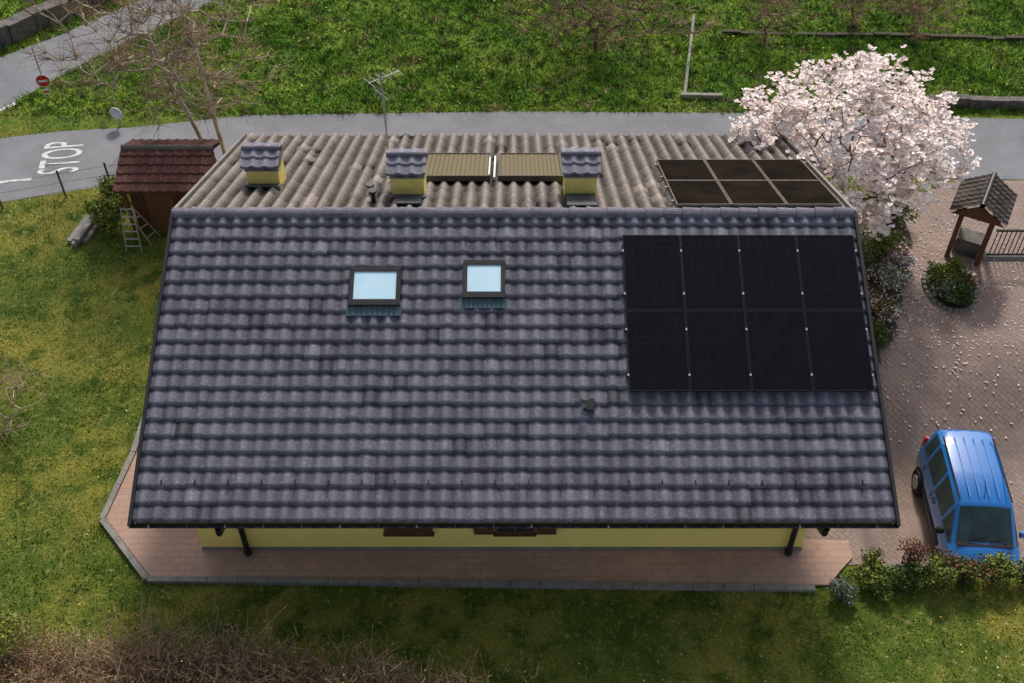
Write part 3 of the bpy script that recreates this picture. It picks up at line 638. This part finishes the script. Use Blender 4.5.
# ------------------------------------------------------------ gate canopy + gate
gc=empty('gate_canopy',(11.9,21.95,0),math.radians(-28))
boxes('posts',[((-.38,-.35,.75),(.12,.12,1.5)),((.38,-.35,.75),(.12,.12,1.5)),((-.38,.35,.75),(.12,.12,1.5)),((.38,.35,.75),(.12,.12,1.5)),((0,-.35,1.5),(1.1,.1,.1)),((0,.35,1.5),(1.1,.1,.1)),((-.38,0,1.6),(.1,1.2,.1)),((.38,0,1.6),(.1,1.2,.1))],M['wood'],gc)
boxes('base',[((0,.1,.25),(.62,.5,.5))],M['stone'],gc)
V=[];F=[];T=[];nn=44
for s in (-1,1):
    for r in range(5):
        k=len(V); t0,t1=r/5,(r+1)/5
        for a in range(nn+1):
            yy=-.72+1.44*a/nn; hh=.035*max(0,math.cos(a*1.0))
            for t,e in ((t0,0),(t1,.035),(t1,-.02)): V.append((s*.7*t,yy,2.05-.45*t+hh+e))
        for a in range(nn):
            for q in (0,1): F.append((k+3*a+q,k+3*a+q+1,k+3*a+q+4,k+3*a+q+3)); T.append(NR.rand() if q==0 else .1)
mesh('roof',V,F,mat('canopy_tiles',(.07,.055,.05),(.04,.032,.03),3,tint=.5,c3=(.13,.11,.10),s3=12),tint=T,parent=gc)
mesh('gables',[(-.68,-.66,1.57),(.68,-.66,1.57),(0,-.66,2.02),(-.68,.66,1.57),(.68,.66,1.57),(0,.66,2.02)],[(0,1,2),(3,5,4)],M['wood'],parent=gc)
tube('ridge',[(0,-.74,2.07),(0,.74,2.07)],.065,M['gutter'],gc)
ga=empty('metal_gate'); L=[((14.2,21.75,.12),(3.6,.05,.06)),((14.2,21.75,.92),(3.6,.05,.06))]+[((12.45+i*.12,21.75,.52),(.02,.02,.78)) for i in range(30)]
boxes('bars',L,M['gutter'],ga); boxes('rail_base',[((14.2,21.75,.03),(3.8,.22,.05))],M['kerb'],ga)

# ------------------------------------------------------------ car (compact van)
car=empty('parked_car',(9.84,13.95,-1.188),math.radians(-4),1.0)
st=[(-1.68,.60,.40,.54,.56,.52),(-1.60,.67,.30,.70,.74,.59),(-1.35,.735,.24,.86,.92,.62),(-1.12,.75,.22,.92,.99,.64),(-.98,.755,.22,.95,1.03,.66),
    (-.42,.76,.22,.98,1.52,.58),(-.34,.76,.22,.98,1.56,.58),(.36,.765,.22,.98,1.62,.59),(.44,.765,.22,.98,1.62,.59),(1.12,.765,.22,.99,1.62,.59),(1.20,.765,.22,.99,1.61,.59),(1.52,.755,.22,1.0,1.59,.585),(1.63,.75,.24,1.0,1.54,.57),(1.72,.735,.28,1.0,1.05,.65),(1.76,.68,.34,.80,.84,.57)]
V=[];F=[];mi=[]
for (y,w,zb,zbelt,zt,wt) in st:
    half=[(w*.9,zb),(w*1.0,zb+.14),(w*1.01,zb+(zbelt-zb)*.62),(w*.965,zbelt),(wt+.012,zt-.055),(wt-.07,zt-.005),(wt*.5,zt+.02)]
    V+=[(x,y,z) for x,z in half]+[(0,y,half[-1][1]+.006)]+[(-x,y,z) for x,z in half[::-1]]
m=15
for s in range(len(st)-1):
    for q in range(m-1):
        F.append((s*m+q,s*m+q+1,(s+1)*m+q+1,(s+1)*m+q)); g=0
        side=q in (3,10)
        if side and s in (6,8,10): g=1
        if s==4 and (5<=q<=8): g=1
        if s==4 and side: g=1
        if s==12 and 5<=q<=8: g=1
        if q in (0,13): g=2
        mi.append(g)
    F.append((s*m+m-1,s*m,(s+1)*m,(s+1)*m+m-1)); mi.append(2)
F.append(tuple(range(m))[::-1]); mi.append(0); F.append(tuple(range((len(st)-1)*m,len(st)*m))); mi.append(0)
cb=mesh('body',V,F,[M['carblue'],M['glassin'],M['rubber']],mi=mi,parent=car,smooth=True)
bv=cb.modifiers.new('b','BEVEL'); bv.width=.018; bv.segments=2; bv.limit_method='ANGLE'; bv.angle_limit=math.radians(25)
for i,(x,y) in enumerate(((-.72,-1.08),(.72,-1.08),(-.72,1.12),(.72,1.12))):
    s=1 if x>0 else -1
    cyl('arch_%d'%i,(x+s*.035,y,.30),.335,.06,M['rubber'],'X',car,28); cyl('wheel_%d'%i,(x+s*.02,y,.28),.28,.17,M['rubber'],'X',car,28); cyl('rim_%d'%i,(x+s*.11,y,.28),.17,.02,M['alu'],'X',car,14)
for s in (-1,1):
    box('mirror_%d'%s,(s*.86,-.72,1.05),(.18,.1,.16),M['rubber'] if s<0 else M['carblue'],car,bev=.03); box('headlight_%d'%s,(s*.5,-1.615,.66),(.26,.1,.15),M['lamp'],car,bev=.03)
    box('roof_rail_%d'%s,(s*.53,.5,1.64),(.03,1.7,.03),M['rubber'],car,bev=.008); box('tail_light_%d'%s,(s*.68,1.70,1.0),(.1,.1,.34),M['red'],car,bev=.02)
    box('side_strip_%d'%s,(s*.775,.05,.5),(.03,1.5,.11),M['rubber'],car,bev=.008); box('door_handle_%d'%s,(s*.775,.2,.85),(.03,.16,.03),M['rubber'],car)
    boxes('door_seams_%d'%s,[((s*.768,-.55,.66),(.008,.012,.5)),((s*.770,.40,.66),(.008,.012,.5)),((s*.768,1.12,.75),(.008,.012,.35))],M['rubber'],car)
box('front_bumper',(0,-1.66,.36),(1.2,.12,.2),M['rubber'],car,bev=.04); box('grille',(0,-1.665,.58),(.62,.06,.09),M['rubber'],car); box('number_plate',(0,-1.73,.38),(.42,.012,.1),M['white'],car)
box('cowl',(0,-1.02,1.035),(1.15,.09,.02),M['rubber'],car); tube('wiper_a',[(-.35,-.99,1.06),(.05,-.88,1.15)],.009,M['rubber'],car); tube('wiper_b',[(.1,-.99,1.06),(.45,-.88,1.14)],.009,M['rubber'],car)
boxes('roof_ribs',[((x,.55,1.647),(.02,1.6,.008)) for x in (-.3,-.1,.1,.3)],M['carblue'],car)
tube('roof_aerial',[(0,-.25,1.6),(0,0,1.85)],.006,M['rubber'],car)

# ------------------------------------------------------------ light / camera
el=42; 
w=bpy.data.worlds.new('World'); scene.world=w; w.use_nodes=True; nt=w.node_tree
bg=nt.nodes['Background']; sk=nt.nodes.new('ShaderNodeTexSky'); sk.sky_type='NISHITA'; sk.sun_disc=False; sk.sun_elevation=math.radians(el); sk.sun_rotation=math.radians(8); sk.dust_density=4.0
hs=nt.nodes.new('ShaderNodeHueSaturation'); hs.inputs['Saturation'].default_value=.6
nt.links.new(sk.outputs[0],hs.inputs['Color']); nt.links.new(hs.outputs[0],bg.inputs[0]); bg.inputs[1].default_value=.15
ld=bpy.data.lights.new('sun','SUN'); ld.energy=3.1; ld.angle=math.radians(6); ld.color=(1,.93,.82); lo=bpy.data.objects.new('sun',ld); scene.collection.objects.link(lo)
lo.rotation_euler=Vector((-.14,-1,-math.tan(math.radians(el)))).to_track_quat('-Z','Y').to_euler()
cd=bpy.data.cameras.new('camera'); cd.lens=36*1100/1024; cd.sensor_width=36; cd.clip_end=3000; co=bpy.data.objects.new('camera',cd); scene.collection.objects.link(co)
co.location=(0,0,19); co.rotation_euler=(math.radians(44.5),0,0); scene.camera=co
